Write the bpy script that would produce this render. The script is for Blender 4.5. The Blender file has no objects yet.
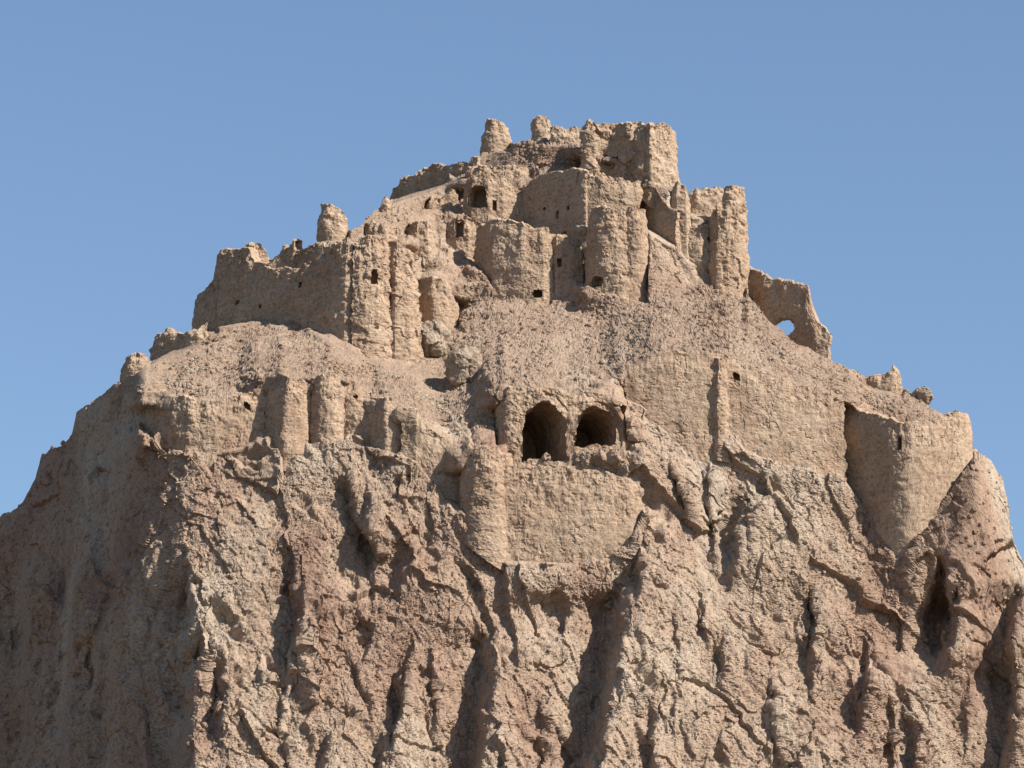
import bpy, math
import numpy as np

# ------------------------------------------------------------------ camera, sky, sun
SC = bpy.context.scene
R = math.radians
CAM = np.array([0.0, -275.0, 1.7]); PITCH = R(15.0); LENS = 155.0
cd = bpy.data.cameras.new('camera'); cam = bpy.data.objects.new('camera', cd)
SC.collection.objects.link(cam); SC.camera = cam
cam.location = CAM; cam.rotation_euler = (R(90) + PITCH, 0, 0)
cd.lens = LENS; cd.sensor_width = 36; cd.clip_start = 1; cd.clip_end = 20000

SUN_AZ, SUN_EL = R(61), R(39)          # azimuth to the right of the line hill -> camera
sun_dir = np.array([math.sin(SUN_AZ)*math.cos(SUN_EL), -math.cos(SUN_AZ)*math.cos(SUN_EL), math.sin(SUN_EL)])
wd = bpy.data.worlds.new('World'); SC.world = wd; wd.use_nodes = True
nt = wd.node_tree; bg = nt.nodes['Background']
sky = nt.nodes.new('ShaderNodeTexSky'); sky.sky_type = 'NISHITA'; sky.sun_disc = False
sky.sun_elevation = SUN_EL; sky.sun_rotation = math.atan2(sun_dir[0], sun_dir[1])
sky.altitude = 1500; sky.air_density = 1.2; sky.dust_density = 1.2; sky.ozone_density = 3.0
nt.links.new(sky.outputs[0], bg.inputs[0]); bg.inputs[1].default_value = 0.083
sl = bpy.data.lights.new('sun', 'SUN'); sl.energy = 5.0; sl.angle = R(0.53); sl.color = (1.0, 0.95, 0.885)
so = bpy.data.objects.new('sun', sl); SC.collection.objects.link(so)
from mathutils import Vector
so.rotation_euler = Vector(sun_dir).to_track_quat('Z', 'Y').to_euler(); so.location = (150, -80, 200)
vs = SC.view_settings
vs.view_transform = 'Standard'; vs.look = 'None'; vs.exposure = 0.78; vs.gamma = 1.0; vs.use_curve_mapping = False

# ------------------------------------------------------------------ helpers
KPX = 36.0 / (LENS * 1024)
FWD = np.array([0, math.cos(PITCH), math.sin(PITCH)]); UP = np.array([0, -math.sin(PITCH), math.cos(PITCH)])
def W(px, py, y):
    """point of the place that lies in the direction (px, py) at the distance y along the world's Y axis"""
    px, py, y = np.broadcast_arrays(np.asarray(px, float), np.asarray(py, float), np.asarray(y, float))
    a = (px - 512) * KPX; b = (384 - py) * KPX
    dy = FWD[1] + b * UP[1]; dz = FWD[2] + b * UP[2]
    t = (y - CAM[1]) / dy
    return np.stack([a * t, y, CAM[2] + dz * t], -1)

def sstep(a, b, x):
    t = np.clip((x - a) / (b - a), 0, 1); return t * t * (3 - 2 * t)

def _hash(ix, iy, iz, seed):
    h = (ix.astype(np.uint32) * np.uint32(374761393) + iy.astype(np.uint32) * np.uint32(668265263)
         + iz.astype(np.uint32) * np.uint32(2147483647 - 1013) + np.uint32((seed * 974711 + 12345) & 0xffffffff))
    h ^= h >> np.uint32(13); h *= np.uint32(1274126177); h ^= h >> np.uint32(16)
    h *= np.uint32(2246822519); h ^= h >> np.uint32(15)
    return h
def _r(h, k):
    h = h * np.uint32(2654435761 + 2 * k * 40503 & 0xffffffff | 1); h ^= h >> np.uint32(15)
    h *= np.uint32(2246822519); h ^= h >> np.uint32(13)
    return (h & np.uint32(0xffffff)).astype(np.float32) / np.float32(16777215.0)

def vnoise(p, seed=0):
    """smooth gradient noise about -1..1 at points p (N,3)"""
    p = p.astype(np.float32); f = np.floor(p); i = f.astype(np.int64); d = p - f
    u = d * d * d * (d * (d * 6 - 15) + 10)
    out = np.zeros(len(p), np.float32)
    for cx in (0, 1):
        wx = u[:, 0] if cx else 1 - u[:, 0]
        for cy in (0, 1):
            wy = u[:, 1] if cy else 1 - u[:, 1]
            for cz in (0, 1):
                wz = u[:, 2] if cz else 1 - u[:, 2]
                h = _hash(i[:, 0] + cx, i[:, 1] + cy, i[:, 2] + cz, seed)
                g = ((h & np.uint32(255)).astype(np.float32) / 127.5 - 1) * (d[:, 0] - cx) \
                    + (((h >> np.uint32(8)) & np.uint32(255)).astype(np.float32) / 127.5 - 1) * (d[:, 1] - cy) \
                    + (((h >> np.uint32(16)) & np.uint32(255)).astype(np.float32) / 127.5 - 1) * (d[:, 2] - cz)
                out += wx * wy * wz * g
    return out * 1.5
def fbm(p, octv=4, seed=0, gain=0.5, ridged=False):
    out = np.zeros(len(p), np.float32); a = 1.0; s = 0
    for o in range(octv):
        n = vnoise(p * (2.03 ** o), seed + o * 17)
        if ridged: n = 1 - 2 * np.abs(n)
        out += a * n; s += a; a *= gain
    return out / s
def facets(p, seed=0, tilt=1.0, offs=0.5):
    """broken rock: every cell of a jittered lattice is a block with its own tilt and height"""
    p = p.astype(np.float32); f = np.floor(p).astype(np.int64)
    best = np.full(len(p), 1e9, np.float32); sec = np.full(len(p), 1e9, np.float32); val = np.zeros(len(p), np.float32)
    for cx in (-1, 0, 1):
        for cy in (-1, 0, 1):
            for cz in (-1, 0, 1):
                h = _hash(f[:, 0] + cx, f[:, 1] + cy, f[:, 2] + cz, seed)
                q = [f[:, k] + c + _r(h, k + 1) for k, c in enumerate((cx, cy, cz))]
                e = [p[:, k] - q[k] for k in range(3)]
                d = e[0] ** 2 + e[1] ** 2 + e[2] ** 2
                v = (e[0] * (_r(h, 5) - .5) + e[1] * (_r(h, 6) - .5) + e[2] * (_r(h, 7) - .5)) * 2 * tilt + (_r(h, 8) - .5) * 2 * offs
                m = d < best
                sec = np.where(m, best, np.minimum(sec, d)); val = np.where(m, v, val); best = np.where(m, d, best)
    return val, np.sqrt(sec) - np.sqrt(best)

def mesh_np(name, v, quads=None, tris=None, smooth=False):
    me = bpy.data.meshes.new(name)
    v = np.asarray(v, np.float32); nv = len(v)
    loops = []; starts = []; n0 = 0
    for f, k in ((quads, 4), (tris, 3)):
        if f is None or len(f) == 0: continue
        f = np.asarray(f, np.int32); loops.append(f.ravel()); starts.append(n0 + np.arange(len(f), dtype=np.int32) * k); n0 += f.size
    loops = np.concatenate(loops); starts = np.concatenate(starts)
    me.vertices.add(nv); me.vertices.foreach_set('co', v.ravel())
    me.loops.add(len(loops)); me.loops.foreach_set('vertex_index', loops)
    me.polygons.add(len(starts)); me.polygons.foreach_set('loop_start', starts)
    me.polygons.foreach_set('use_smooth', np.full(len(starts), smooth))
    me.update(calc_edges=True); me.validate()
    return me
def link(name, me, mat, parent=None, loc=None):
    o = bpy.data.objects.new(name, me); SC.collection.objects.link(o)
    if me is not None: me.materials.append(mat)
    if parent is not None: o.parent = parent
    if loc is not None: o.location = [float(c) for c in loc]
    return o
def tag(o, label=None, cat=None, group=None, kind=None):
    for k, val in (('label', label), ('category', cat), ('group', group), ('kind', kind)):
        if val: o[k] = val
    return o
def grid_quads(nr, nc, off=0):
    i = np.arange(nr - 1)[:, None] * nc + np.arange(nc - 1)[None]
    return np.stack([i, i + 1, i + nc + 1, i + nc], -1).reshape(-1, 4) + off

# ------------------------------------------------------------------ materials
ALB = 0.84
def material(name, cols, warm_scale, bumps, layer=0.0, rough=0.95, grit=0.0):
    m = bpy.data.materials.new(name); m.use_nodes = True
    t = m.node_tree; N = t.nodes; L = t.links; b = N['Principled BSDF']
    b.inputs['Roughness'].default_value = rough; b.inputs['Specular IOR Level'].default_value = 0.08
    g = N.new('ShaderNodeNewGeometry')
    def noise(scale, detail=6, rough=0.6, vec=None, dist=0.0):
        n = N.new('ShaderNodeTexNoise'); n.inputs['Scale'].default_value = scale; n.inputs['Detail'].default_value = detail
        n.inputs['Roughness'].default_value = rough; n.inputs['Distortion'].default_value = dist
        L.new(vec or g.outputs['Position'], n.inputs['Vector']); return n.outputs['Fac']
    def ramp(fac, stops):
        r = N.new('ShaderNodeValToRGB'); e = r.color_ramp.elements
        while len(e) > 1: e.remove(e[-1])
        e[0].position = stops[0][0]; e[0].color = (*stops[0][1], 1)
        for p, c in stops[1:]:
            k = e.new(p); k.color = (*c, 1)
        L.new(fac, r.inputs[0]); return r.outputs[0]
    def mix(kind, fac, a, c):
        x = N.new('ShaderNodeMix'); x.data_type = 'RGBA'; x.blend_type = kind
        if isinstance(fac, float): x.inputs[0].default_value = fac
        else: L.new(fac, x.inputs[0])
        L.new(a, x.inputs[6]); L.new(c, x.inputs[7]); return x.outputs[2]
    mp = N.new('ShaderNodeMapping'); L.new(g.outputs['Position'], mp.inputs[0])
    mp.inputs['Rotation'].default_value = (0, R(-18), 0); mp.inputs['Scale'].default_value = (1, 1, 0.45)
    base = ramp(noise(warm_scale, 7, 0.62, mp.outputs[0], 0.6), cols)
    fine = ramp(noise(2.6, 8, 0.7), [(0.30, (0.78, 0.78, 0.78)), (0.5, (1, 1, 1)), (0.72, (1.16, 1.15, 1.13))])
    col = mix('MULTIPLY', 1.0, base, fine)
    grit = ramp(noise(9.0, 5, 0.7), [(0.32, (0.80, 0.78, 0.77)), (0.5, (1, 1, 1)), (0.7, (1.12, 1.12, 1.11))])
    col = mix('MULTIPLY', 0.8, col, grit)
    if grit:
        col = mix('MULTIPLY', grit, col, ramp(noise(4.5, 4, 0.75), [(0.36, (0.62, 0.60, 0.59)), (0.47, (0.96, 0.96, 0.96)), (0.7, (1.1, 1.1, 1.09))]))
    if layer:
        ml = N.new('ShaderNodeMapping'); L.new(g.outputs['Position'], ml.inputs[0]); ml.inputs['Scale'].default_value = (0.45, 0.45, 4.2)
        crs = ramp(noise(1.0, 4, 0.6, ml.outputs[0]), [(0.35, (0.84, 0.83, 0.82)), (0.55, (1, 1, 1)), (0.75, (1.08, 1.07, 1.05))])
        col = mix('MULTIPLY', layer, col, crs)
    dk = N.new('ShaderNodeMix'); dk.data_type = 'RGBA'; dk.blend_type = 'MULTIPLY'; dk.inputs[0].default_value = 1; dk.inputs[7].default_value = (ALB, ALB, ALB, 1)
    L.new(col, dk.inputs[6]); L.new(dk.outputs[2], b.inputs['Base Color'])
    last = None
    for scale, dist, strength in bumps:
        bp = N.new('ShaderNodeBump'); bp.inputs['Distance'].default_value = dist; bp.inputs['Strength'].default_value = strength
        L.new(noise(scale, 6, 0.7), bp.inputs['Height'])
        if last: L.new(last, bp.inputs['Normal'])
        last = bp.outputs[0]
    if layer:
        bp = N.new('ShaderNodeBump'); bp.inputs['Distance'].default_value = 0.05; bp.inputs['Strength'].default_value = 0.7
        L.new(noise(1.0, 3, 0.6, ml.outputs[0]), bp.inputs['Height']); L.new(last, bp.inputs['Normal']); last = bp.outputs[0]
    L.new(last, b.inputs['Normal'])
    return m
M_ROCK = material('weathered_rock', [(0.30, (0.29, 0.185, 0.132)), (0.41, (0.36, 0.248, 0.178)), (0.51, (0.40, 0.295, 0.213)), (0.60, (0.43, 0.338, 0.252)), (0.72, (0.47, 0.375, 0.285))],
                  0.13, [(0.9, 0.30, 0.7), (3.2, 0.10, 0.8), (9.0, 0.035, 0.8)])
M_SCREE = material('stony_scree', [(0.32, (0.31, 0.215, 0.154)), (0.5, (0.36, 0.260, 0.187)), (0.68, (0.39, 0.293, 0.214))], 0.35, [(1.6, 0.14, 0.8), (4.5, 0.10, 0.9), (11.0, 0.04, 0.9)], grit=1.0)
M_MUD = material('mud_brick', [(0.30, (0.36, 0.240, 0.163)), (0.5, (0.43, 0.310, 0.214)), (0.70, (0.465, 0.350, 0.250))],
                 0.28, [(1.6, 0.07, 0.6), (5.5, 0.03, 0.7), (14.0, 0.016, 0.8)], layer=0.8)
M_STONE = material('pale_boulder_stone', [(0.35, (0.33, 0.25, 0.18)), (0.6, (0.40, 0.31, 0.225))], 0.5, [(2.0, 0.15, 0.8), (7.0, 0.05, 0.8)])
M_SAND = material('desert_ground', [(0.35, (0.13, 0.10, 0.075)), (0.65, (0.17, 0.13, 0.10))], 0.02, [(0.5, 0.2, 0.5)])

# ------------------------------------------------------------------ the hill: its shape before the ruins
def line(pts):
    a = np.array(pts, float); return lambda x: np.interp(x, a[:, 0], a[:, 1])
SKY = line([(-1300, 1600), (-600, 1050), (-200, 670), (-60, 556), (0, 516), (22, 503), (36, 478), (42, 455), (70, 440), (77, 412), (84, 404), (118, 384),
            (150, 362), (200, 338), (230, 300), (260, 264), (318, 243), (360, 226), (392, 200), (430, 183), (478, 160), (486, 148), (520, 141), (580, 138),
            (610, 143), (670, 172), (690, 196), (715, 212), (742, 262), (748, 296), (770, 322), (790, 338), (828, 360), (862, 375), (900, 388), (936, 410),
            (966, 420), (972, 448), (990, 461), (1003, 480), (1008, 508), (1013, 543), (1022, 560), (1040, 590), (1100, 690), (1250, 850), (1700, 1250), (2300, 1600)])
B = line([(-1300, 1600), (-200, 670), (0, 516), (84, 404), (118, 388), (150, 396), (200, 394), (262, 386), (320, 377), (345, 386), (412, 414), (440, 424), (480, 398), (510, 388), (600, 384),
          (640, 362), (665, 353), (700, 353), (760, 374), (855, 403), (905, 414), (970, 430), (1010, 520), (2300, 1600)])
C = line([(-1300, 1600), (0, 516), (118, 386), (160, 352), (200, 330), (250, 322), (290, 322), (345, 350), (395, 366), (415, 330), (480, 274), (540, 298), (590, 300), (645, 301), (700, 280), (742, 292), (790, 338), (860, 375), (900, 388),
          (970, 430), (1010, 520), (2300, 1600)])
D = line([(-1300, 1600), (0, 516), (118, 384), (200, 320), (215, 290), (262, 250), (340, 242), (415, 250), (460, 232), (480, 224), (540, 224), (590, 210), (640, 206), (690, 200), (742, 262), (790, 338), (900, 388), (970, 430), (2300, 1600)])
E = line([(-1300, 1600), (118, 384), (262, 248), (380, 210), (460, 186), (520, 176), (585, 176), (640, 182), (690, 197), (742, 262), (2300, 1600)])
YB = line([(-1300, 120), (-300, 44), (0, 22), (100, 9.6), (150, 3.6), (185, 0.8), (230, 0), (512, -1.4), (640, -1.2), (860, 1.7), (930, 2.2), (1000, 3.8), (1060, 7), (1330, 30), (2300, 110)])
GX = np.arange(-1300, 2301, 4.0); GY = np.arange(1640, 99, -2.0)        # map of the depth, from the foot upwards
gx, gy = np.meshgrid(GX, GY)
def zone(lo, hi): return sstep(0, 1, (lo(gx) - gy) / 6 + .5) * (1 - sstep(0, 1, (hi(gx) - gy) / 6 + .5))
BOT = line([(-1300, 3000), (2300, 3000)]); TOP = line([(-1300, -500), (2300, -500)])
mm = lambda a, b: (lambda x: np.minimum(a(x), b(x)))
C = mm(B, C); D = mm(C, D); E = mm(D, E)
slope = zone(BOT, B) * 0.030 + zone(B, C) * 0.135 + zone(C, D) * 0.02 + zone(D, E) * 0.10 + zone(E, TOP) * 0.075
def blur(a, n, axis):
    k = np.ones(n) / n
    for _ in range(2):
        a = np.apply_along_axis(lambda v: np.convolve(np.pad(v, n // 2, mode='edge'), k, 'valid'), axis, a)
    return a
ix0 = int(np.argmin(abs(GY - 768)))
dep = np.cumsum(slope * 2.0, 0); dep = dep - dep[ix0:ix0 + 1] + YB(gx)
dep = blur(blur(dep, 5, 1), 5, 0)
def bil(px, py):
    px = np.asarray(px, float); py = np.asarray(py, float)
    u = np.clip((px - GX[0]) / 4.0, 0, len(GX) - 1.001); v = np.clip((GY[0] - py) / 2.0, 0, len(GY) - 1.001)
    i = u.astype(int); j = v.astype(int); u = u - i; v = v - j
    return (dep[j, i] * (1 - u) + dep[j, i + 1] * u) * (1 - v) + (dep[j + 1, i] * (1 - u) + dep[j + 1, i + 1] * u) * v
def Dy(px, py): return float(bil(px, py))

# ------------------------------------------------------------------ the ruins, as specifications first (the hill is fitted to them)
RUINS = []
def wall(name, label, cat, anchor, pts, off=0.1, thick=0.8, holes=(), rough=0.07, rag=0.22, group=None, batter=0.03, carve=True, erode=0.0, erode_to=9999, bury=0.0, pull=True, soft=0.0, follow=None, ground=False, deep=26, pr=48, **_):
    if group == 'round towers of the lower curtain wall': bury = bury or .13; soft = soft or .5
    """pts: (across, set-back in metres, top, foot) from left to right"""
    y0 = Dy(*anchor) + off
    p = np.array(pts, float); p[:, 1] += y0
    if ground: p[:, 1] = [Dy(a_, b_) + off for a_, b_ in zip(p[:, 0], p[:, 3])]
    if follow:
        r_ = next(r for r in RUINS if r['name'] == follow)['p']; p[:, 1] = np.array(pts, float)[:, 1] + np.interp(p[:, 0], r_[:, 0], r_[:, 1])
    RUINS.append(dict(name=name, label=label, cat=cat, p=p, thick=thick, holes=holes, rough=rough, rag=rag, group=group, batter=batter, carve=carve, erode=erode, erode_to=erode_to, bury=bury, pull=pull, soft=soft, pr=pr, deep=deep))
def tower(name, label, cat, x0, x1, top, foot, off=0.1, anchor=None, edge=None, **k):
    c = (x0 + x1) / 2; r = (x1 - x0) / 2
    if edge is None:
        a = np.radians(np.linspace(-105, 105, 23)); px = c + r * np.sin(a); dy = r * .0645 * (1 - np.cos(a))
    else:                                                     # a flat left face that turns into a rounded right side
        xe = x0 + edge * (x1 - x0); a = np.radians(np.linspace(0, 100, 13)); r2 = x1 - xe
        l = np.linspace(0, 1, 10)[:-1]
        px = np.r_[x0 + (xe - x0) * l, xe + r2 * np.sin(a)]
        dy = np.r_[(xe - x0) * .0645 * 1.35 * (1 - l) ** .93, r2 * .0645 * .8 * (1 - np.cos(a))]
    px = np.maximum.accumulate(px + np.linspace(0, .01, len(px)))
    tp = np.interp(px, *np.array(top).T) if isinstance(top, list) else np.full(len(px), float(top))
    ft = np.interp(px, *np.array(foot).T) if isinstance(foot, list) else np.full(len(px), float(foot))
    wall(name, label, cat, anchor or (c, float(np.max(ft))), np.stack([px, dy, tp, ft], 1), off=off, **k)

G_T = 'round towers of the lower curtain wall'; G_S = 'ruined stubs along the skyline'
# --- summit
wall('ruined_keep', 'highest block of the fortress, jagged ruined keep with a broken shaded left side', 'keep', (650, 188),
     [(583, 2.3, 126, 148), (587, 1.9, 119, 150), (595, 1.8, 119, 154), (601, 2.2, 123, 156), (610, 2.3, 122, 156), (618, 1.9, 121, 158), (628, 1.4, 122, 160), (638, .9, 122, 166), (645, .5, 123, 174), (650, 0, 123, 182), (662, .35, 123, 188), (673, .8, 125, 188), (677, 2.4, 134, 184)],
     rough=.13, rag=.25, thick=.7, erode=.7, erode_to=646, soft=.25, pr=16)
tower('wall_stub', 'leftmost of the ragged wall stubs on the summit, squat with a hollow left side', 'wall stub', 482, 510, [(481, 124), (486, 120), (500, 121), (508, 123), (511, 130)], 152, rough=.13, rag=.12, thick=.3, group=G_S)
tower('wall_stub', 'peaked wall stub on the summit between the squat stub and the keep', 'wall stub', 531, 553, [(530, 119), (536, 114), (546, 114), (554, 120)], 142, rough=.12, rag=.12, thick=.3, group=G_S)
wall('low_wall', 'low ragged wall running right from the peaked summit stub', 'wall', (565, 145), [(549, .2, 126, 146), (553, 0, 125, 146), (560, .05, 125, 146), (568, .1, 128, 146), (578, .3, 127, 146), (582, .8, 130, 146)], rough=.12, rag=.2, off=-.1)
wall('dark_wall', 'long shaded wall on the skyline left of the summit', 'wall', (478, 172),
     [(391, 6.72, 190, 204), (398, 6.16, 178, 202), (410, 5.32, 170, 198), (430, 3.78, 167, 192), (446, 2.52, 163, 186), (462, 1.26, 160, 180), (478, 0, 154, 172)], rough=.16, rag=.28, erode=.2)
wall('vault_fragment', 'rounded wall fragment with a dark arched niche, left of the big shaded wall', 'wall', (490, 222),
     [(464, 1.2, 178, 216), (472, .4, 171, 218), (488, 0, 168, 222), (503, .2, 172, 224), (512, .5, 182, 222), (524, 1.0, 192, 216)],
     holes=[('niche', 478, 196, 19, 25, 1.3, 'arch'), ('window', 494.5, 205, 5, 12, .7, 'rect')], pr=18, rough=.1)
wall('low_wall', 'low crumbling terrace wall directly under the two summit stubs', 'wall', (540, 170), [(466, 1.2, 166, 180), (480, .5, 163, 180), (500, .2, 163, 180), (520, 0, 165, 180), (532, .4, 170, 180)], pr=18, rough=.12, rag=.25)
wall('shaded_wall', 'tall wall in full shade with tiny holes, beneath the summit', 'wall', (585, 248),
     [(514, 6.0, 196, 222), (522, 5.3, 186, 230), (534, 4.3, 178, 236), (552, 2.8, 171, 242), (570, 1.3, 168, 246), (580, .3, 168, 249), (586, 0, 172, 250), (589, .7, 174, 250)],
     holes=[('putlog_hole', 545, 209, 3.5, 4, .5, 'rect'), ('window', 558.5, 215, 3.5, 9, .6, 'rect'), ('putlog_hole', 569, 208, 3, 5, .5, 'rect'), ('putlog_hole', 565, 235, 6, 7, .5, 'rect')], pr=18, rough=.05)
wall('lit_wall', 'sunlit smooth wall between the shaded wall and the twin towers, below the keep', 'wall', (615, 226), [(586, .5, 172, 226), (600, .1, 174, 226), (625, 0, 176, 228), (642, .3, 180, 230)], pr=18, rough=.06, off=.3)
wall('broken_tower', 'wide broken round tower with a cracked front below the shaded wall', 'tower', (540, 300),
     [(475, 3.6, 226, 268), (480, 2.9, 224, 272), (488, 1.9, 219, 278), (495, 1.1, 217, 284), (510, .6, 218, 291), (522, .15, 221, 297), (533, .05, 224, 300), (543, .0, 224, 301), (551, .25, 226, 300), (552.5, .55, 233, 300), (556, .3, 233, 300), (570, .25, 237, 298), (582, .6, 241, 294), (590, 1.5, 246, 290)],
     holes=[('window', 559, 263, 5, 10, .6, 'rect'), ('drain_hole', 538, 294, 11, 9, .8, 'arch')], rough=.1, rag=.22, batter=.05)
tower('half_tower', 'broad round tower with a cracked greyish left half, below the keep', 'tower', 587, 646, [(587, 210), (594, 206), (618, 209), (646, 215)], [(587, 286), (646, 302)], off=-.9, anchor=(616, 298), rough=.12, holes=[('drain_hole', 597, 282, 12, 13, .7, 'arch')])
tower('slim_tower', 'slim rounded sunlit half tower set against the right side of the broad cracked tower', 'tower', 620, 647, [(620, 216), (628, 207), (640, 206), (647, 210)], [(620, 302), (647, 304)], off=-.86, anchor=(616, 298), rough=.08, batter=.02)
wall('shaded_wall', 'brown shaded wall with a stepped top, right of the slim tower', 'wall', (676, 246),
     [(632, 4.0, 190, 222), (640, 3.3, 188, 228), (655, 1.9, 189, 236), (660, 1.4, 200, 239), (667, .75, 207, 243), (676, 0, 210, 247)], rough=.06, rag=.15, thick=.4)
wall('ruined_pier', 'narrow sunlit pier standing right of the brown stepped wall', 'wall', (682, 240), [(671, .5, 186, 240), (677, .1, 182, 243), (686, 0, 184, 243), (690, .3, 192, 240)], rough=.07, off=.5, thick=.45, pr=10)
wall('back_wall', 'low lit back wall with an uneven rim at the right shoulder of the summit', 'wall', (705, 218), [(688, .2, 193, 216), (696, 0, 188, 218), (708, .1, 187, 218), (724, .5, 190, 216)], pr=18, rough=.1, off=.6)
wall('low_wall', 'small sunlit wall block left of the tall right tower', 'wall', (695, 262), [(682, 1.2, 228, 254), (688, .2, 225, 262), (700, 0, 226, 266), (709, .3, 222, 268)], rough=.1)
wall('right_tower', 'tall ragged tower at the right shoulder, sheer above the slope', 'tower', (728, 294),
     [(703, 2.6, 226, 266), (708, 1.7, 218, 274), (713, .6, 207, 282), (718, .1, 201, 288), (728, 0, 199, 295), (738, .2, 199, 297), (744, .7, 200, 294), (747, 2.2, 204, 286)], rough=.12, rag=.35, off=-.3, erode=.25)
wall('wall_stub', 'dark capped stub standing on top of the tall right tower', 'wall stub', (732, 294), [(721, .9, 187, 206), (725, .5, 183, 206), (738, .4, 184, 206), (746, .9, 186, 206)], rough=.13, rag=.12, carve=False, pull=False, off=.1, group=G_S)
wall('holed_wall', 'shaded stepped wall pierced by a hole of sky on the right slope', 'wall', (790, 340),
     [(738, 5.98, 262, 298), (750, 4.94, 266, 308), (765, 3.77, 274, 322), (780, 2.73, 279, 336), (795, 1.69, 284, 346), (805, 1.04, 287, 352), (808, 0.78, 301, 353), (816, 0.39, 318, 356), (828, 0, 332, 360)],
     holes=[('sky_hole', 785.5, 326, 20, 19, 0, 'ell')], thick=.5, rough=.09, rag=.25, off=.6, carve=False)
# --- right skyline
wall('low_wall', 'small wall remnant with a raised right end, on the skyline left of the bastion', 'wall', (890, 392), [(866, .6, 374, 388), (880, .2, 372, 392), (891, 0, 370, 394), (895, 0, 364, 396), (902, .3, 366, 398)], rough=.1, off=.5, thick=.6)
# --- left shoulder
wall('great_wall', 'great shaded wall with a broken crest on the left shoulder', 'wall', (346, 350),
     [(194, 10.64, 296, 334), (202, 9.94, 288, 332), (213, 8.96, 280, 330), (215, 8.82, 252, 330), (222, 8.26, 247, 328), (246, 6.44, 246, 324), (252, 6.02, 262, 322), (275, 4.48, 268, 322), (298, 2.94, 266, 326), (312, 2.1, 258, 332), (328, 1.12, 248, 342), (340, 0.35, 240, 350), (346, 0, 237, 353), (352, 0.14, 237, 354), (356, 0.7, 240, 354)],
     holes=[('putlog_hole', 301, 285, 4, 6, .6, 'rect'), ('putlog_hole', 240, 303, 5, 5, .5, 'rect'), ('putlog_hole', 262, 307, 4, 4, .5, 'rect')], rough=.12, rag=.18, thick=1.0, batter=.06, erode=.1)
wall('broken_wall', 'sunlit broken inner wall showing above the crest of the great shaded wall', 'wall', (300, 268), [(244, 2.0, 244, 276), (253, 1.0, 243, 276), (265, 2.2, 246, 276), (269, 2.6, 258, 276), (284, 2.2, 244, 276), (293, 1.0, 242, 276), (304, 2.2, 252, 276), (320, 1.2, 244, 272), (336, 1.0, 240, 262)], rough=.14, rag=.3, off=1.2, carve=False, pull=False, follow='great_wall')
wall('lit_wall', 'sunlit eroded wall with one dark window, round the corner of the great wall', 'wall', (375, 362),
     [(353, .1, 238, 354), (362, 0, 236, 358), (376, .1, 236, 364), (386, .5, 238, 370), (390, 1.0, 240, 372), (396, .7, 243, 374), (408, 1.0, 248, 372), (418, 1.8, 254, 366)],
     holes=[('window', 373.5, 277, 8, 17, .8, 'arch')], rough=.14, rag=.25, erode=.35, off=.2, batter=.06)
tower('wall_stub', 'lone upright stub on the skyline above the left shoulder', 'wall stub', 318, 348, [(317, 205), (326, 203), (340, 206), (346, 211), (350, 222)], 242, pr=18, rough=.12, rag=.1, thick=.3, off=.6, group=G_S)
tower('round_turret', 'small round turret with a shaded left face on the mid slope', 'turret', 411, 458, [(411, 281), (430, 278), (458, 286)], [(411, 322), (458, 330)], off=-.4, soft=.5, bury=.13, rough=.08, edge=.46)
wall('wall_fragment', 'short wall fragment with a shaded cut left end above the round turret', 'wall', (418, 256), [(404, 1.4, 228, 250), (410, .7, 221, 256), (416, .1, 218, 258), (428, 0, 219, 260), (436, .6, 226, 258)], pr=18, rough=.12, off=.1)
wall('wall_fragment', 'ruined wall fragment with a dark door recess left of the wide broken tower', 'wall', (462, 250), [(446, .7, 220, 246), (456, .1, 214, 252), (468, 0, 214, 258), (477, .5, 222, 262)], holes=[('doorway', 460, 229, 9, 17, .8, 'rect')], pr=18, rough=.1, off=.1)
tower('wall_stub', 'low shaded stub lowest on the left skyline', 'wall stub', 122, 150, [(121, 358), (132, 353), (144, 354), (151, 358)], 384, rough=.14, rag=.15, thick=.35, off=.6, group=G_S, flat=.6)
wall('wall_stub', 'squared shaded stub on the left skyline beside the great wall', 'wall stub', (180, 346), [(150, 2.6, 344, 366), (155, 2.3, 333, 362), (165, 1.8, 329, 358), (182, .8, 331, 352), (198, 0, 326, 344), (208, .2, 322, 340)], rough=.14, rag=.18, off=.4, group=G_S)
wall('wall_stub', 'thin shaded stub leaning on the left end of the great wall', 'wall stub', (205, 330), [(196, .3, 300, 334), (201, 0, 290, 334), (208, -.3, 286, 334), (217, -.4, 282, 334)], rough=.15, rag=.2, off=1.2, follow='great_wall', group=G_S)
wall('wall_stub', 'tiny sunlit stub on the skyline where the slope climbs to the summit', 'wall stub', (386, 212), [(379, .5, 204, 214), (382, .1, 197, 214), (387, 0, 195, 214), (391, .4, 201, 214)], rough=.1, rag=.1, thick=.35, pr=14, group=G_S)
wall('low_wall', 'low broken wall lying across the bare slope left of the niche fragment', 'wall', (440, 208), [(424, .9, 202, 212), (430, .2, 197, 212), (440, 0, 196, 210), (450, .2, 192, 208), (460, .8, 190, 204)], rough=.13, rag=.3, thick=.5, pr=16)
wall('low_wall', 'crumbled wall line on the slope between the lone stub and the door recess', 'wall', (390, 238), [(364, .9, 224, 238), (374, .2, 222, 240), (386, 0, 225, 240), (400, .4, 228, 240)], rough=.14, rag=.35, thick=.5, pr=16)
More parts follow.
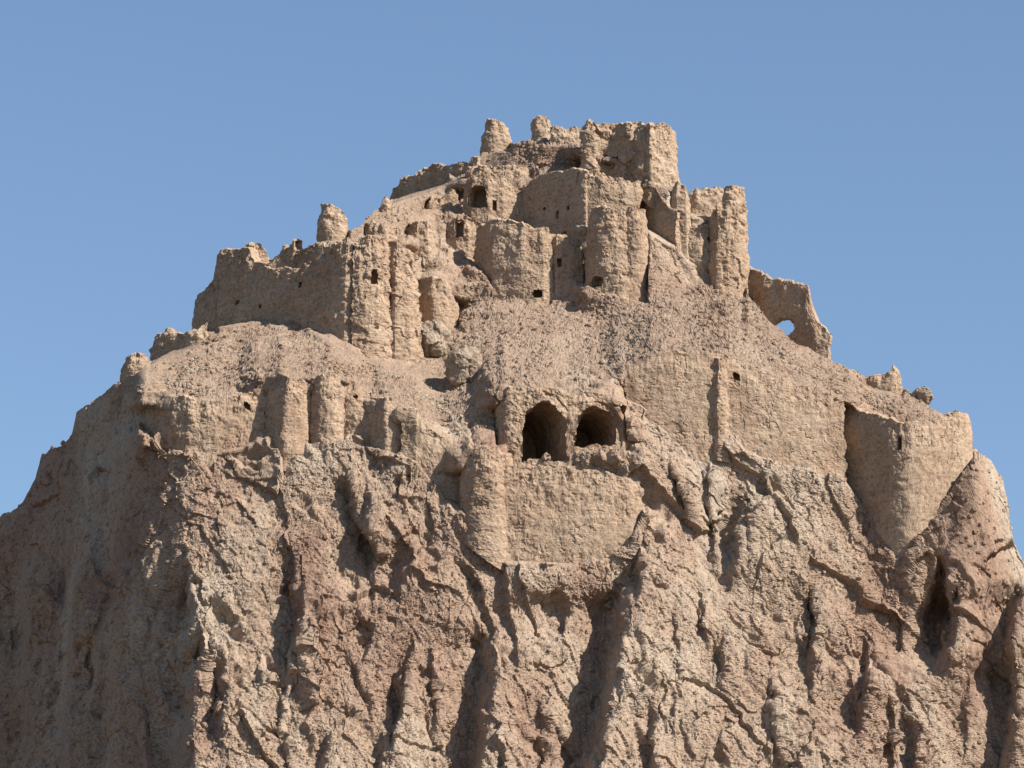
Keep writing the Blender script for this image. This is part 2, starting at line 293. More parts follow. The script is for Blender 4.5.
# --- lower curtain, left
wall('curtain_wall', 'sunlit left end of the lower curtain wall with one small hole', 'wall', (210, 452), [(146, 4.0, 392, 432), (158, 2.2, 394, 440), (172, .7, 398, 448), (190, .1, 401, 452), (215, 0, 402, 452), (240, .1, 396, 448), (266, .4, 386, 440)],
     holes=[('putlog_hole', 247, 406, 7, 9, .7, 'ell')], bury=.13, rough=.1, rag=.25)
tower('round_tower', 'squat round tower with a dark left half, leftmost in the lower curtain wall', 'tower', 262, 313, [(262, 378), (280, 374), (313, 384)], [(262, 432), (285, 446), (313, 446)], off=-.6, rough=.08, group=G_T, edge=.44)
tower('round_tower', 'narrow sunlit round buttress tower right of the dark-sided squat one', 'tower', 310, 344, [(310, 378), (330, 374), (344, 380)], [(310, 444), (344, 440)], off=-.35, rough=.09, group=G_T)
wall('curtain_wall', 'short stretch of wall between the buttress tower and the next round tower', 'wall', (355, 434), [(340, .3, 382, 436), (355, .1, 386, 436), (372, .2, 396, 438)], holes=[('putlog_hole', 355, 397, 4, 4.5, .5, 'rect')], bury=.13, rough=.08)
tower('round_tower', 'round tower with reddish shaded left side, third from left in the lower curtain', 'tower', 364, 413, [(364, 402), (385, 400), (413, 412)], [(364, 446), (390, 454), (413, 456)], off=-.4, edge=.42, rough=.08, group=G_T)
wall('curtain_wall', 'descending stretch of curtain wall up to the tall tapering tower', 'wall', (435, 492), [(402, .5, 410, 456), (416, .2, 412, 462), (422, .2, 424, 468), (432, .1, 432, 482), (446, .1, 440, 500), (464, .3, 450, 508)], bury=.13, rough=.06, rag=.15)
tower('round_tower', 'tall tapering round tower beside the big plain wall under the arches', 'tower', 461, 514, [(461, 458), (478, 447), (495, 448), (514, 458)], [(461, 510), (480, 530), (500, 548), (514, 556)], off=.1, rough=.1, batter=.07, group=G_T)
wall('curtain_wall', 'broad plain retaining wall directly below the two dark arches', 'wall', (560, 560), [(503, .1, 462, 562), (540, 0, 464, 564), (575, .0, 468, 564), (605, .1, 472, 560), (630, .4, 476, 540), (642, 1.0, 480, 510)], rough=.08, rag=.2, off=.4)
wall('vaulted_chamber', 'ruined vaulted chamber with two dark open arches above the plain wall', 'ruin', (560, 455),
     [(496, 1.3, 394, 448), (501, .5, 390, 447), (506, .1, 388, 446), (514, 0, 390, 445), (524, 0, 389, 449), (534, 0, 388, 454), (545, 0, 387, 459), (558, .05, 391, 464), (566, .1, 395, 462), (571, .1, 396, 440), (580, .1, 394, 436), (592, .1, 393, 438), (603, .15, 394, 443), (615, .3, 400, 448), (623, .5, 412, 452), (629, .9, 424, 452)],
     holes=[('arched_vault', 544, 430, 45, 60, 7.0, 'arch'), ('arched_vault', 597, 426, 42, 40, 6.0, 'arch')], rough=.12, rag=.15, thick=1.2, off=-.5, bury=.10)
# --- lower curtain, right
wall('curtain_wall', 'long sunlit curtain wall between the arches and the right bastion', 'wall', (790, 462),
     [(624, .5, 368, 400), (640, .1, 359, 405), (650, .1, 355, 411), (662, .0, 353, 418), (700, .2, 354, 436), (730, .5, 361, 444), (760, .9, 371, 458), (790, 1.35, 382, 466), (820, 1.9, 392, 470), (845, 2.5, 401, 476)],
     holes=[('putlog_hole', 736.5, 376.5, 7, 9, .8, 'ell')], rough=.045, rag=.22, off=-.1, bury=.13, ground=True, smoothw=1)
tower('pilaster_tower', 'slender round pilaster tower standing out from the long sunlit curtain wall', 'tower', 706, 728, [(706, 360), (715, 357), (728, 364)], [(706, 432), (728, 438)], off=-.6, rough=.08, edge=.55)
wall('right_bastion', 'big angular bastion at the right end, left half shaded, with one arrow slit', 'bastion', (905, 556),
     [(841, 4.38, 404, 474), (844, 3.94, 403, 480), (850, 3.51, 405, 488), (860, 2.74, 412, 502), (872, 1.91, 414, 522), (886, 0.98, 417, 544), (896, 0.38, 419, 556), (904, 0.11, 420, 560), (912, 0, 420, 550), (922, 0.15, 420, 534), (936, 0.5, 417, 510), (950, 0.95, 413, 490), (962, 1.4, 410, 474), (969, 1.9, 413, 464), (972, 2.8, 416, 460)],
     holes=[('arrow_slit', 901, 443, 4.5, 14, .8, 'rect')], rough=.05, rag=.2, batter=.03, off=-.3, soft=.8, pr=110, deep=6)

# ------------------------------------------------------------------ the hill: final surface
BASE = line([(-1300, 1700), (-300, 900), (-30, 800), (1060, 800), (1330, 980), (2300, 1700)])
cols = np.concatenate([np.arange(-1300, -300, 60), np.arange(-300, -30, 12), np.arange(-30, 1060, 1.1), np.arange(1060, 1330, 12), np.arange(1330, 2301, 60)]).astype(float)
NR = 760
def n1(x, seed): return fbm(np.stack([x, x * 0 + seed * 3.7, x * 0], -1).astype(np.float32), 5, seed, .6)
skyc = SKY(cols) + (7 * n1(cols / 26., 3) + 5 * n1(cols / 8., 13) * ((cols < 150) | (cols > 965))) * sstep(-200, 0, cols)
v = np.linspace(0, 1, NR)[:, None]
xs_ = np.arange(-1400, 2401, 2.0); 
low_ = np.max([np.roll(SKY(xs_), k) for k in range(-14, 15)], 0)
k_ = np.hanning(31)[1:-1]; k_ /= k_.sum()
soft = np.interp(cols, xs_, np.convolve(np.pad(low_, 14, mode='edge'), k_, 'valid')) + 16
VS = .86; va = np.clip(v / VS, 0, 1); vb = np.clip((v - VS) / (1 - VS), 0, 1)
py = (BASE(cols)[None] * (1 - va) + soft[None] * va) * (1 - vb) + skyc[None] * vb; px = np.broadcast_to(cols[None], py.shape).copy()
y = bil(px, py)
# fins of rock: left of each line the rock is cut back
FINS = [([(962, 470), (948, 492), (936, 525), (944, 570), (950, 610), (940, 665)], 3.4, 26, 44),
        ([(1018, 590), (1008, 640), (1012, 700), (1004, 768), (1000, 800)], 2.5, 22, 30),
        ([(868, 640), (866, 690), (856, 735)], 1.1, 14, 16), ([(812, 590), (814, 640), (810, 690)], 1.0, 22, 20),
        ([(744, 494), (736, 530), (730, 575)], 1.2, 14, 18), ([(672, 468), (680, 490), (690, 520)], 0.9, 14, 18), ([(642, 515), (638, 552), (636, 590)], 1.5, 18, 18),
        ([(608, 545), (606, 570)], .6, 8, 8), ([(624, 590), (616, 640), (606, 700), (588, 768), (584, 800)], 3.0, 34, 30), ([(724, 636), (722, 680)], .8, 20, 18),
        ([(492, 630), (484, 690), (478, 740), (474, 800)], 2.5, 20, 30), ([(408, 545), (398, 592)], 1.3, 34, 16), ([(346, 478), (356, 520), (378, 560)], 1.1, 12, 18),
        ([(298, 590), (300, 660)], 1.0, 22, 18), ([(462, 560), (478, 590), (486, 620)], .8, 10, 14), ([(374, 620), (358, 670)], .5, 9, 12), ([(398, 675), (398, 720)], .6, 10, 10),
        ([(186, 580), (192, 620), (182, 655)], 1.2, 26, 16), ([(208, 640), (186, 690), (176, 768), (172, 800)], 1.8, 26, 18), ([(222, 655), (220, 740)], 1.2, 14, 14),
        ([(330, 735), (320, 780)], .9, 14, 14), ([(385, 735), (380, 780)], .7, 14, 12), ([(262, 650), (258, 690)], .6, 12, 12),
        ([(560, 590), (566, 630)], .7, 22, 14), ([(800, 470), (796, 500)], .4, 10, 10), ([(700, 590), (705, 640)], .5, 12, 12), ([(770, 680), (776, 760)], .7, 16, 14),
        ([(655, 700), (650, 780)], .9, 20, 16), ([(905, 690), (915, 760)], .7, 16, 14), ([(545, 700), (540, 790)], .8, 16, 14), ([(430, 650), (436, 740)], .6, 14, 12),
        ([(60, 470), (70, 620), (60, 780)], 1.2, 20, 20), ([(110, 430), (118, 560), (104, 780)], 1.0, 16, 18), ([(20, 560), (28, 780)], 1.2, 18, 18)]
flat = np.stack([px.ravel() / 16, py.ravel() / 30, px.ravel() * 0], -1)
wob = (vnoise(flat, 71) * 5 + vnoise(flat * 2.7, 72) * 2.5).reshape(px.shape)
NMAIN = len(FINS)
rf = np.random.default_rng(11)
for k in range(30):
    x_ = rf.uniform(-20, 1020); top_ = float(B(x_)) + 60 if x_ > 140 else float(SKY(x_)) + 30
    y_ = rf.uniform(top_, 790); ln = rf.uniform(45, 150); le = rf.uniform(-.28, .5) if x_ < 560 else rf.uniform(-.35, .22)
    FINS.append(([(x_, y_), (x_ + le * ln * .5 + rf.uniform(-4, 4), y_ + ln * .5), (x_ + le * ln, y_ + ln)], rf.uniform(.25, .75), rf.uniform(9, 24), rf.uniform(14, 34)))
for fi, (pts, amp, wl, wr) in enumerate(FINS):
    a = np.array(pts, float)
    dx = px - np.interp(py, a[:, 1], a[:, 0]) + wob
    t = sstep(a[0, 1] - 14, a[0, 1] + 22, py) * (1 - sstep(a[-1, 1] - 22, a[-1, 1] + 24, py))
    if a[-1, 1] > 770: t = sstep(a[0, 1] - 14, a[0, 1] + 22, py)
    s = .5 + .5 * np.tanh(dx / (1.5 + 2.2 * amp))
    main = fi < NMAIN and amp > .85
    wl = wl * (2.1 if main else 1.7); wr = wr * 2.1; amp = amp * (1.75 if main else 1.5)
    y += t * amp * ((1 - s) * np.exp(np.minimum(dx, 0) / wl) * .75 - s * np.exp(-np.maximum(dx, 0) / wr) * .42)
# fit to the ruins
quiet = np.zeros_like(y)
for q in RUINS:
    p = q['p']; x0, x1 = p[0, 0], p[-1, 0]
    sel = np.where((cols > x0 - 30) & (cols < x1 + 30))[0]
    if not len(sel): continue
    X = px[:, sel]; Y = py[:, sel]
    ys = np.interp(X, p[:, 0], p[:, 1]); pt = np.interp(X, p[:, 0], p[:, 2]); pb = np.interp(X, p[:, 0], p[:, 3])
    lat = sstep(x0 - 3, x0 + 2, X) * (1 - sstep(x1 - 2, x1 + 3, X)); lat2 = sstep(x0 - 26, x0, X) * (1 - sstep(x1, x1 + 26, X))
    yy = y[:, sel]
    xw = x1 - x0; ysp = np.mean([np.interp(np.clip(X + o_, x0 + .16 * xw, x1 - .16 * xw), p[:, 0], p[:, 1]) for o_ in (-14, -7, 0, 7, 14)], 0)
    nb = (9 * n1(X[0] / 15., 61) + 5 * n1(X[0] / 5., 62))[None]; pbn = pb + nb
    pull = lat2 * sstep(-7, 2, Y - pbn) * (1 - sstep(q['pr'] * .2, q['pr'], Y - pb)); tgt = ysp - .12 - .02 * (Y - pb)
    if not q['pull']: pull = pull * 0
    yy = np.where(tgt < yy, yy * (1 - pull) + tgt * pull, yy)
    if q['carve']:
        w = lat * (1 - sstep(-5, 1, Y - pb)) * sstep(-2, 4, Y - pt)
        tgt = ys + .5
        yy = np.where(tgt > yy, yy * (1 - w) + tgt * w, yy)
        if q['bury']:
            ptn = pt + (3 * n1(X[0] / 22., 63))[None]
            ysb = np.mean([np.interp(np.clip(X + o_, x0 + .16 * xw, x1 - .16 * xw), p[:, 0], p[:, 1]) for o_ in (-10, -5, 0, 5, 10)], 0)
            ab = lat2 * sstep(-22, -10, ptn - Y) * (1 - sstep(10, 62, pt - Y)); tgt = ysb + .3 + q['bury'] * np.maximum(ptn - Y, 0)
            yy = np.where(tgt < yy, yy * (1 - ab) + tgt * ab, yy)
        quiet[:, sel] = np.maximum(quiet[:, sel], lat * (1 - sstep(-4, 6, Y - pb)) * sstep(-6, 2, Y - pt))
    for hn, hx, hy, hw, hh, dpt, shape in q['holes']:
        if dpt > .45:
            yh = float(np.interp(hx, p[:, 0], p[:, 1])); sk = dpt * .3 / .0645 if hn == 'arched_vault' else 0
            w = sstep(hx - hw / 2 - sk - 9, hx - hw / 2 - sk - 4, X) * (1 - sstep(hx + hw / 2 + 4, hx + hw / 2 + 9, X)) * sstep(x0 + 10, x0 + 16, X) * sstep(hy - hh / 2 - 2, hy - hh / 2 + 3, Y) * (1 - sstep(hy + hh / 2 + 2, hy + hh / 2 + 6, Y))
            tgt = yh + dpt + .5; yy = np.where(tgt > yy, yy * (1 - w) + tgt * w, yy)
            quiet[:, sel] = np.maximum(quiet[:, sel], w)
    y[:, sel] = yy
P = W(px, py, y)                                                       # (NR, NC, 3)
Ps = P.copy()
for _ in range(3):
    Ps[1:-1, 1:-1] = (Ps[1:-1, 1:-1] * 2 + Ps[:-2, 1:-1] + Ps[2:, 1:-1] + Ps[1:-1, :-2] + Ps[1:-1, 2:]) / 6
du = np.gradient(Ps, axis=1); dv = np.gradient(Ps, axis=0)
nrm = np.cross(du, dv); nrm /= np.linalg.norm(nrm, axis=-1, keepdims=True) + 1e-9
Bc = B(px); Cc = C(px); Dc = D(px); Ec = E(px)
scree = (1 - sstep(-6, 10, py - Bc)) * sstep(-8, 6, py - Cc) + (1 - sstep(-6, 4, py - Dc))
scree = np.clip(scree, 0, 1) * (1 - .45 * (1 - sstep(-6, 4, py - Dc)))
cliff = 1 - scree
f = P.reshape(-1, 3).astype(np.float32)
cf = cliff.ravel().astype(np.float32); qf = 1 - .66 * quiet.ravel().astype(np.float32)
warp = np.stack([vnoise(f / 2.4, 5), vnoise(f / 2.4, 6), vnoise(f / 2.4, 7)], -1) * .38 + np.stack([vnoise(f / .7, 8), vnoise(f / .7, 9), vnoise(f / .7, 10)], -1) * .16
g = f + warp
sh = g.copy(); sh[:, 0] += .32 * g[:, 2]                                 # beds lean
v3 = lambda a, b, c: np.array([1 / a, 1 / b, 1 / c], np.float32)
shg = f + .45 * warp; shg[:, 0] += .32 * shg[:, 2]
crag = sstep(-.25, .35, fbm(sh * v3(7, 7, 12), 2, 20)).astype(np.float32)
mass = fbm(sh * v3(5, 5, 9), 4, 21, .5)
rib = fbm(sh * v3(6, 6, 16), 2, 24, .5, True)
run = fbm(sh * v3(1.5, 1.5, 6), 3, 31, .55, True)
f1, e1 = facets(shg * v3(2.1, 2.1, 3.4), 41, .9, .45)
f2, e2 = facets(shg * v3(.75, .75, 1.0), 42, .9, .5)
small = fbm(f / .42, 4, 51, .65)
lump = fbm(g / 1.5, 4, 55, .6)
pit = sstep(.34, .62, vnoise(sh * v3(1.3, 1.3, 2.4), 58)) + .5 * sstep(.36, .6, vnoise(g * v3(.6, .6, .9), 59))
f3, e3 = facets(g / .34, 43, .6, .6)
f0, e0 = facets((sh + .25 * warp) * v3(5.5, 5.5, 9), 47, .75, .16)
hol = sstep(.18, .52, vnoise((sh + .3 * warp) * v3(2.3, 2.3, 4.0), 66) + .25 * vnoise(shg * v3(.8, .8, 1.2), 67))
shear = np.abs(np.gradient(py, axis=1) / np.gradient(cols)[None]).ravel(); hf = (1 / (1 + (shear / 1.1) ** 2.5)).astype(np.float32)
disp_c = .45 * mass + .85 * f0 + .22 * (rib - .1) + (.04 + .08 * crag) * (run - .2) + (.17 + .17 * crag) * f1 + hf * ((.08 + .07 * crag) * f2 + .05 * f3 + .09 * small) + .10 * lump - .14 * pit - (.25 + .45 * crag) * hol
disp_s = .22 * fbm(f / 3.0, 3, 61) + .22 * lump + .12 * small + .055 * f3 + .07 * f2
fade = sstep(0, 25, (py - skyc[None])).ravel() * .75 + .25
disp = (disp_c * cf + disp_s * (1 - cf)) * qf * fade
side = (np.abs(px.ravel() - 512) > 900)
disp = np.where(side, 0, disp)
vw = f - CAM[None].astype(np.float32); vw /= np.linalg.norm(vw, axis=1, keepdims=True)
facing = np.abs((vw * nrm.reshape(-1, 3)).sum(1)); disp = disp * (1 - cf * (.85 - .85 * sstep(.12, .75, facing)))
disp = disp + np.where(side, 0, np.random.default_rng(8).standard_normal(len(f)) * hf * (.019 * cf + .012 * (1 - cf)) * (.25 + .75 * qf) * (1 - cf * (.92 - .92 * sstep(.2, .75, facing))))
P = (f + nrm.reshape(-1, 3) * disp[:, None]).reshape(P.shape)
rngf = np.random.default_rng(21)
# back of the hill and foot slope
back = []
for dyb in (0.35, 0.9, 2, 4, 8, 16, 32, 64, 140):
    q = P[-1].copy(); q[:, 1] += dyb; q[:, 2] = np.maximum(q[:, 2] - dyb * .62 - .25 * min(dyb, 1), -3); q[:, 2] += .2 * n1(cols / 9. + dyb * 9, 4) * (dyb < 20)
    back.append(q)
foot = []
for k in np.linspace(1, 0, 71)[:-1]:
    q = P[0].copy(); dyf = 70 * k ** 1.25; q[:, 1] -= dyf; q[:, 2] = np.maximum(q[:, 2] * (1 - k ** 1.15) - 2 * k, -2.5)
    qn = q.astype(np.float32); am = min(1, k * 8) * (np.abs(cols - 512) < 900)
    q[:, 2] += am * (1.6 * fbm(qn / 9, 4, 101) + .5 * fbm(qn / 1.8, 3, 102) + .12 * rngf.standard_normal(len(cols)))
    q[:, 1] += am * 1.2 * fbm(qn / 5, 3, 103)
    foot.append(q)
ALL = np.concatenate([np.array(foot), P, np.array(back)], 0)
hill = link('rocky_hill', mesh_np('rocky_hill', ALL.reshape(-1, 3), grid_quads(ALL.shape[0], ALL.shape[1])), M_ROCK); tag(hill, kind='structure')
hill.data.materials.append(M_SCREE)
sc_ = np.zeros(ALL.shape[:2]); sc_[len(foot):len(foot) + NR] = scree * (1 - .0 * quiet) + .25 * fbm(f / 1.2, 3, 91).reshape(scree.shape); sc_[len(foot) + NR:] = 1
hill.data.polygons.foreach_set('material_index', (sc_[:-1, :-1].ravel() > .5).astype(np.int32))
s = 6000.0
ground = link('ground', mesh_np('ground', [(-s, -s, 0), (s, -s, 0), (s, s, 0), (-s, s, 0)], [[0, 1, 2, 3]]), M_SAND); tag(ground, kind='structure')

# ------------------------------------------------------------------ building the ruins
def hole_tunnel(kind, c, n, tdir, wd_, hh, depth, through, seed):
    """lining of an opening: starts at the wall's face, runs inwards along n"""
    K = 28; a = np.linspace(0, 2 * np.pi, K, endpoint=False)
    if kind == 'arch':
        u = np.cos(a); w_ = np.sin(a); sgn = np.where(w_ < 0, 1 / np.maximum(np.maximum(abs(u), abs(w_)), 1e-3), 1)
        u = u * sgn; w_ = w_ * sgn
    elif kind == 'rect':
        k = np.maximum(abs(np.cos(a)), abs(np.sin(a))); k = np.where(k > 0, k, 1) ** .8
        u = np.cos(a) / k; w_ = np.sin(a) / k
    else: u = np.cos(a); w_ = np.sin(a)
    rings = []
    D_ = np.linspace(0.0, depth, max(4, int(depth / .25)))
    for i, d in enumerate(D_):
        k = 1.30 if i == 0 else (1.2 if i == 1 else 1.12 - .08 * d / max(depth, .1))
        r = c + n[None] * d + tdir[None] * (u * wd_ / 2 * k)[:, None] + np.array([0, 0, 1.0])[None] * (w_ * hh / 2 * k)[:, None]
        r = r + (vnoise(r * 2.3 + seed, 3) * .12 * min(1, wd_))[:, None] * (r - (c + n * d)) / max(wd_, .3) * 2
        rings.append(r)
    V = np.concatenate(rings); q = []
    for i in range(len(rings) - 1):
        for k in range(K): q.append([i * K + k, i * K + (k + 1) % K, (i + 1) * K + (k + 1) % K, (i + 1) * K + k])
    tr = []
    if not through:
        V = np.concatenate([V, [c + n * (D_[-1] + .05)]]); m = (len(rings) - 1) * K
        for k in range(K): tr.append([m + k, m + (k + 1) % K, len(V) - 1])
    return V, q, tr

rngw = np.random.default_rng(3); grain = .007
for qi, q in enumerate(RUINS):
    p = q['p']; ymid = p[:, 1]
    T = W(p[:, 0], p[:, 2], ymid); F = W(p[:, 0], p[:, 3] + q['deep'], ymid); Mi = W(p[:, 0], (p[:, 2] + p[:, 3]) / 2, ymid)
    xy = Mi[:, :2]; seg = np.r_[0, np.cumsum(np.linalg.norm(np.diff(xy, axis=0), axis=1))]
    L_ = seg[-1]; res = .075
    ns = max(8, int(L_ / res)); sv = np.linspace(0, L_, ns)
    X = np.stack([np.interp(sv, seg, xy[:, k]) for k in (0, 1)], -1)
    if q['soft']:
        nk = int(q['soft'] / (L_ / ns)) // 2 * 2 + 1; X = np.stack([np.convolve(np.pad(X[:, k], nk // 2, mode='reflect', reflect_type='odd'), np.ones(nk) / nk, 'valid') for k in (0, 1)], -1)
    zt = np.interp(sv, seg, T[:, 2]); zb = np.interp(sv, seg, F[:, 2])
    sp = np.stack([X[:, 0], X[:, 1], zt * 0], -1)
    zt = zt + q['rag'] * (fbm(sp / 1.3 + qi * 7.1, 5, 90 + qi, .7) * 2.0 + 1.3 * fbm(sp / 2.6 + qi * 3.1, 2, 190 + qi)) + (.14 if q['bury'] else -.05)
    st = np.stack([X[:, 0], X[:, 1], zt * 0 + qi], -1)
    val, _ = facets(st / .42, 300 + qi, 0, 1); zt = zt + q['rag'] * .35 * val
    tng = np.gradient(blur(X, 5, 0) if ns > 12 else X, axis=0); tng /= np.linalg.norm(tng, axis=1, keepdims=True) + 1e-9
    nrm2 = np.stack([tng[:, 1], -tng[:, 0], tng[:, 0] * 0], -1)          # outwards, to the viewer's side
    Hm = float(np.max(zt - zb)); nt_ = max(8, int(Hm / res))
    t = np.linspace(0, 1, nt_)[:, None]
    Z = zb[None] * (1 - t) + zt[None] * t
    O = np.stack([np.broadcast_to(X[None, :, 0], Z.shape), np.broadcast_to(X[None, :, 1], Z.shape), Z], -1)
    NN = np.broadcast_to(nrm2[None], O.shape)
    fo = O.reshape(-1, 3)
    topw = sstep(.55, 1, np.broadcast_to(t, Z.shape)).ravel()
    r_ = q['rough'] * 1.3 + .015
    dn = r_ * (fbm(fo / .8, 4, 7, .6) * 1.3 + .4 * fbm(fo * np.array([1.6, 1.6, .5]), 3, 11, .5)) * (1 + topw * .8) + grain * rngw.standard_normal(len(fo)) + .010 * vnoise(fo / .33, 14) + min(r_ * 1.6, .2) * fbm(fo / 2.4, 2, 15)
    ff, ee = facets(fo / .5, 19, .7, .6); dn = dn + r_ * .12 * ff
    ck = np.abs(fbm(fo / 1.9 + 5, 4, 43, .6)); dn = dn - .07 * np.exp(-(ck / .022) ** 2) * sstep(-.1, .25, vnoise(fo / 1.7, 44))
    pl, _ = facets((fo + .5 * np.stack([vnoise(fo / .6, 45), vnoise(fo / .6, 46), vnoise(fo / .6, 47)], -1)) / 1.5, 48, 0, 1); dn = dn - .035 * (pl > .45)
    if q['erode']:
        er = fbm(fo * np.array([1.1, 1.1, .22]), 3, 23, .5, True); em = np.broadcast_to((np.interp(sv, seg, p[:, 0]) < q['erode_to'])[None] * q['erode'], Z.shape).ravel(); dn = dn - em * np.clip(-er + .25, 0, 1)
        ff, ee = facets(fo / 1.1, 29, .8, .8); dn = dn + em * .3 * ff
    endw = np.maximum(np.exp(-sv / .55), np.exp(-(L_ - sv) / .55)); endw = np.broadcast_to(endw[None], Z.shape).ravel()
    tg3 = np.broadcast_to(np.stack([tng[:, 0], tng[:, 1], tng[:, 0] * 0], -1)[None], O.shape).reshape(-1, 3)
    fo = fo + tg3 * (endw * min(.42, .11 * L_) * fbm(fo / .8 + 31, 4, 33, .6))[:, None]
    outer = fo + NN.reshape(-1, 3) * (dn + q['batter'] * ((1 - np.broadcast_to(t, Z.shape)) * (Z[-1:] - Z[:1])).ravel() - .16 * topw ** 5 - .10 * topw ** 2 * np.clip(fbm(fo * np.array([1.2, 1.2, .35]), 3, 37, .6), -.5, 1))[:, None]
    inner = fo - NN.reshape(-1, 3) * (q['thick'] + .5 * dn)[:, None]
    outer = outer.reshape(O.shape); inner = inner.reshape(O.shape)
    caps = []
    for k in (.25, .5, .75):
        c = outer[-1] * (1 - k) + inner[-1] * k
        c[:, 2] += .10 * math.sin(k * math.pi) + q['rag'] * .5 * fbm(c / .3, 3, 5 + qi)
        caps.append(c)
    rows = np.concatenate([outer, np.array(caps), inner[::-1]], 0)
    nr = rows.shape[0]; V = rows.reshape(-1, 3); Q = grid_quads(nr, ns)
    # openings
    cen = V[Q].mean(1); keep = np.ones(len(Q), bool); rowi = np.repeat(np.arange(nr - 1), ns - 1)
    parts = []
    for hi, (hn, hx, hy, hw, hh, dpt, shape) in enumerate(q['holes']):
        yh = np.interp(hx, p[:, 0], p[:, 1]); c = W(hx, hy, yh)
        j = int(np.argmin(np.abs(np.interp(sv, seg, p[:, 0]) - hx)))
        tw, th = hw * .0645, hh * .0668
        i = int(np.clip(np.argmin(abs(outer[:, j, 2] - c[2])), 0, nt_ - 1)); face = outer[i, j]
        td = np.array([tng[j, 0], tng[j, 1], 0]); wm = tw / max(abs(td[0]), .35)
        c = np.array([face[0], face[1], c[2]])
        du_ = ((cen - c) @ td) / (wm / 2); dz_ = (cen[:, 2] - c[2]) / (th / 2)
        if dpt == 0:
            sh_ = q['thick'] / -nrm2[j, 1] * td[1]; du_ = du_ - np.where(rowi > nt_, sh_ / (wm / 2), 0)
        rg_ = 1 + (.34 if shape == 'ell' else .26) * fbm(cen / (max(tw, .5) * .45) + 3, 3, 81, .6); du_ = du_ * rg_; dz_ = dz_ * rg_
        if shape == 'rect': ins = (abs(du_) < 1) & (abs(dz_) < 1)
        elif shape == 'arch': ins = ((du_ ** 2 + dz_ ** 2 < 1) & (dz_ >= 0)) | ((abs(du_) < 1) & (dz_ < 0) & (dz_ > -1))
        else: ins = (du_ + .45 * dz_) ** 2 + dz_ ** 2 < 1
        through = dpt == 0
        if not through and dpt < q['thick']: ins &= rowi < nt_ - 1
        else: ins &= (rowi < nt_ - 1) | (rowi > nt_ + 2)
        keep &= ~ins
        nin = -nrm2[j]
        if through: nin = np.array([0, 1.0, 0])
        if hn == 'arched_vault': nin = np.array([-.30, 1.0, 0.0]); nin /= np.linalg.norm(nin); td = np.array([1.0, 0, 0]); wm = tw
        parts.append((hn, hole_tunnel(shape, c + nin * min(.14, tw * .2), nin, td, wm, th, dpt if not through else q['thick'] / abs(nrm2[j, 1]) + .05, through, qi + hi)))
    Q = Q[keep]
    base = np.array([X[ns // 2, 0], X[ns // 2, 1] + q['thick'] / 2, float(np.min(zb))])
    ends = []
    for col in (0, ns - 1):
        for k in range(nt_ - 1):
            a0 = k * ns + col; a1 = (k + 1) * ns + col; b0 = (nr - 1 - k) * ns + col; b1 = (nr - 2 - k) * ns + col
            ends.append([a0, a1, b1, b0] if col == 0 else [a0, b0, b1, a1])
    Q = np.concatenate([Q, np.array(ends)])
    if parts:
        root = link(q['name'], None, None, None, base); tag(root, q['label'], q['cat'], q['group'], 'thing')
        link('masonry', mesh_np('masonry', V - base, Q), M_MUD, root)
        for hn, (hv, hq, ht) in parts:
            link(hn, mesh_np(hn, hv - base, hq, ht), M_MUD, root)
    else:
        root = link(q['name'], mesh_np(q['name'], V - base, Q), M_MUD, None, base); tag(root, q['label'], q['cat'], q['group'], 'thing')

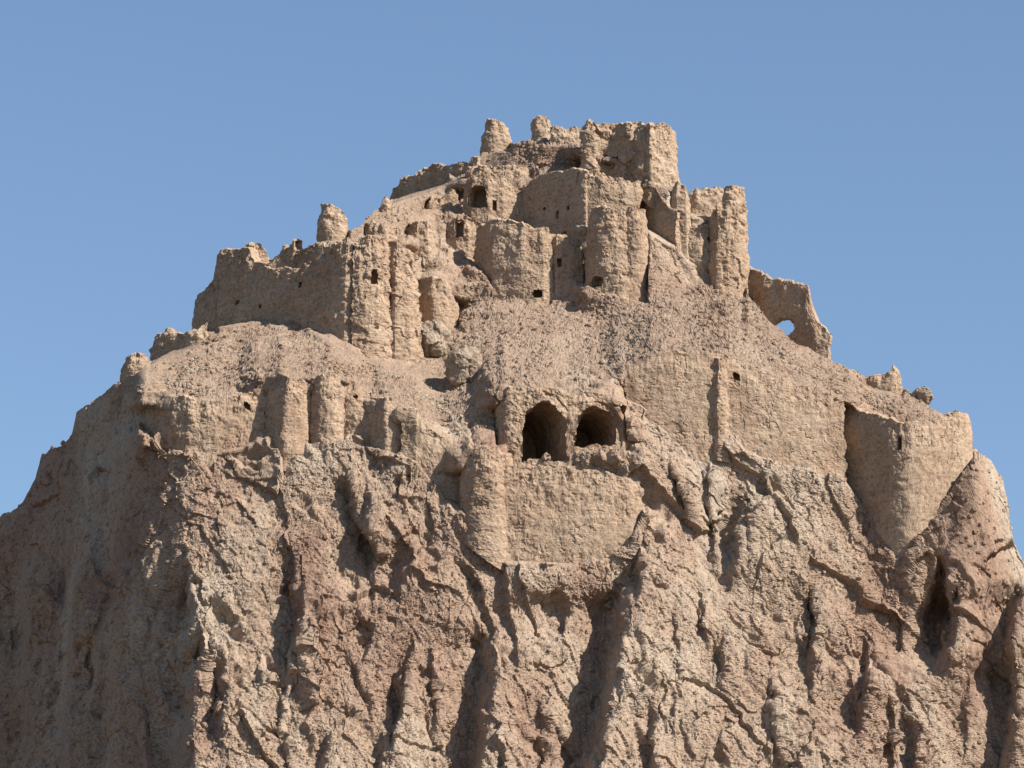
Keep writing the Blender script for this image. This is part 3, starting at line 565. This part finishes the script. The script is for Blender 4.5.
# ------------------------------------------------------------------ boulders and rubble
import bmesh
def ico(sub):
    bm = bmesh.new(); bmesh.ops.create_icosphere(bm, subdivisions=sub, radius=1)
    bm.verts.ensure_lookup_table()
    v = np.array([x.co[:] for x in bm.verts]); t = np.array([[w.index for w in f_.verts] for f_ in bm.faces]); bm.free(); return v, t
IV, IT = ico(5)
def boulder(label, x0, x1, y0, y1, seed, off=0.0, name='boulder'):
    cx, cy = (x0 + x1) / 2, (y0 + y1) / 2
    d = Dy(cx, y1) + off; c = W(cx, cy, d + .5)
    sc = np.array([(x1 - x0) / 2 * .0645, (x1 - x0) / 2 * .055, (y1 - y0) / 2 * .0668])
    v = IV * sc
    dd = .55 * fbm(v / 1.3 + seed, 5, seed, .5) + .06 * fbm(v / .2 + seed, 2, seed + 3); ff, _ = facets(v / .8 + seed * 3.3, seed, .8, .4)
    v = v * (1 + (dd + .30 * ff) / max(sc))[:, None]
    base = np.array([c[0], c[1], c[2] - sc[2]])
    o = link(name, mesh_np(name, v + c - base, None, IT), M_STONE, None, base); tag(o, label, 'boulder', 'boulders on the slope')
boulder('pale rounded boulder lying in the open on the slope left of the arches', 444, 484, 346, 389, 4, .9)
boulder('pale boulder wedged under the small round turret', 412, 452, 320, 362, 9, .2)
boulder('small pale fallen stone on the sill of the larger arch', 544, 552, 455, 461, 23, -.9, name='fallen_stone')
boulder('dark loose boulder on the skyline near the right bastion', 911, 934, 388, 406, 14, .6)

rng = np.random.default_rng(5)
NC = P.shape[1]
wgt = (scree * sstep(-30, 0, px) * (1 - sstep(1000, 1050, px)) * (1 - quiet))
wgt = wgt * (.06 + 1.5 * sstep(.0, .5, fbm(f / 2.6, 4, 77).reshape(wgt.shape))); wgt[:, :10] = 0
wgt += .04 * cliff * (1 - quiet) * ((px > 0) & (px < 1024))
pr = (wgt / wgt.sum()).ravel()
idx = rng.choice(len(pr), 26000, p=pr)
pos = P.reshape(-1, 3)[idx]
SV, ST = ico(1)
size = .025 + .16 * rng.random(26000) ** 6
n_v = len(SV)
vv = SV[None] * (1 + .35 * (rng.random((26000, n_v, 1)) - .5)) * size[:, None, None] * (.7 + .6 * rng.random((26000, 1, 3)))
vv = vv + pos[:, None] + np.array([0, 0, 0.0])
tt = ST[None] + (np.arange(26000) * n_v)[:, None, None]
rub = link('rubble', mesh_np('rubble', vv.reshape(-1, 3), None, tt.reshape(-1, 3)), M_ROCK)
tag(rub, 'loose brown rubble strewn over the slopes below the ruins', 'rubble', None, 'stuff')
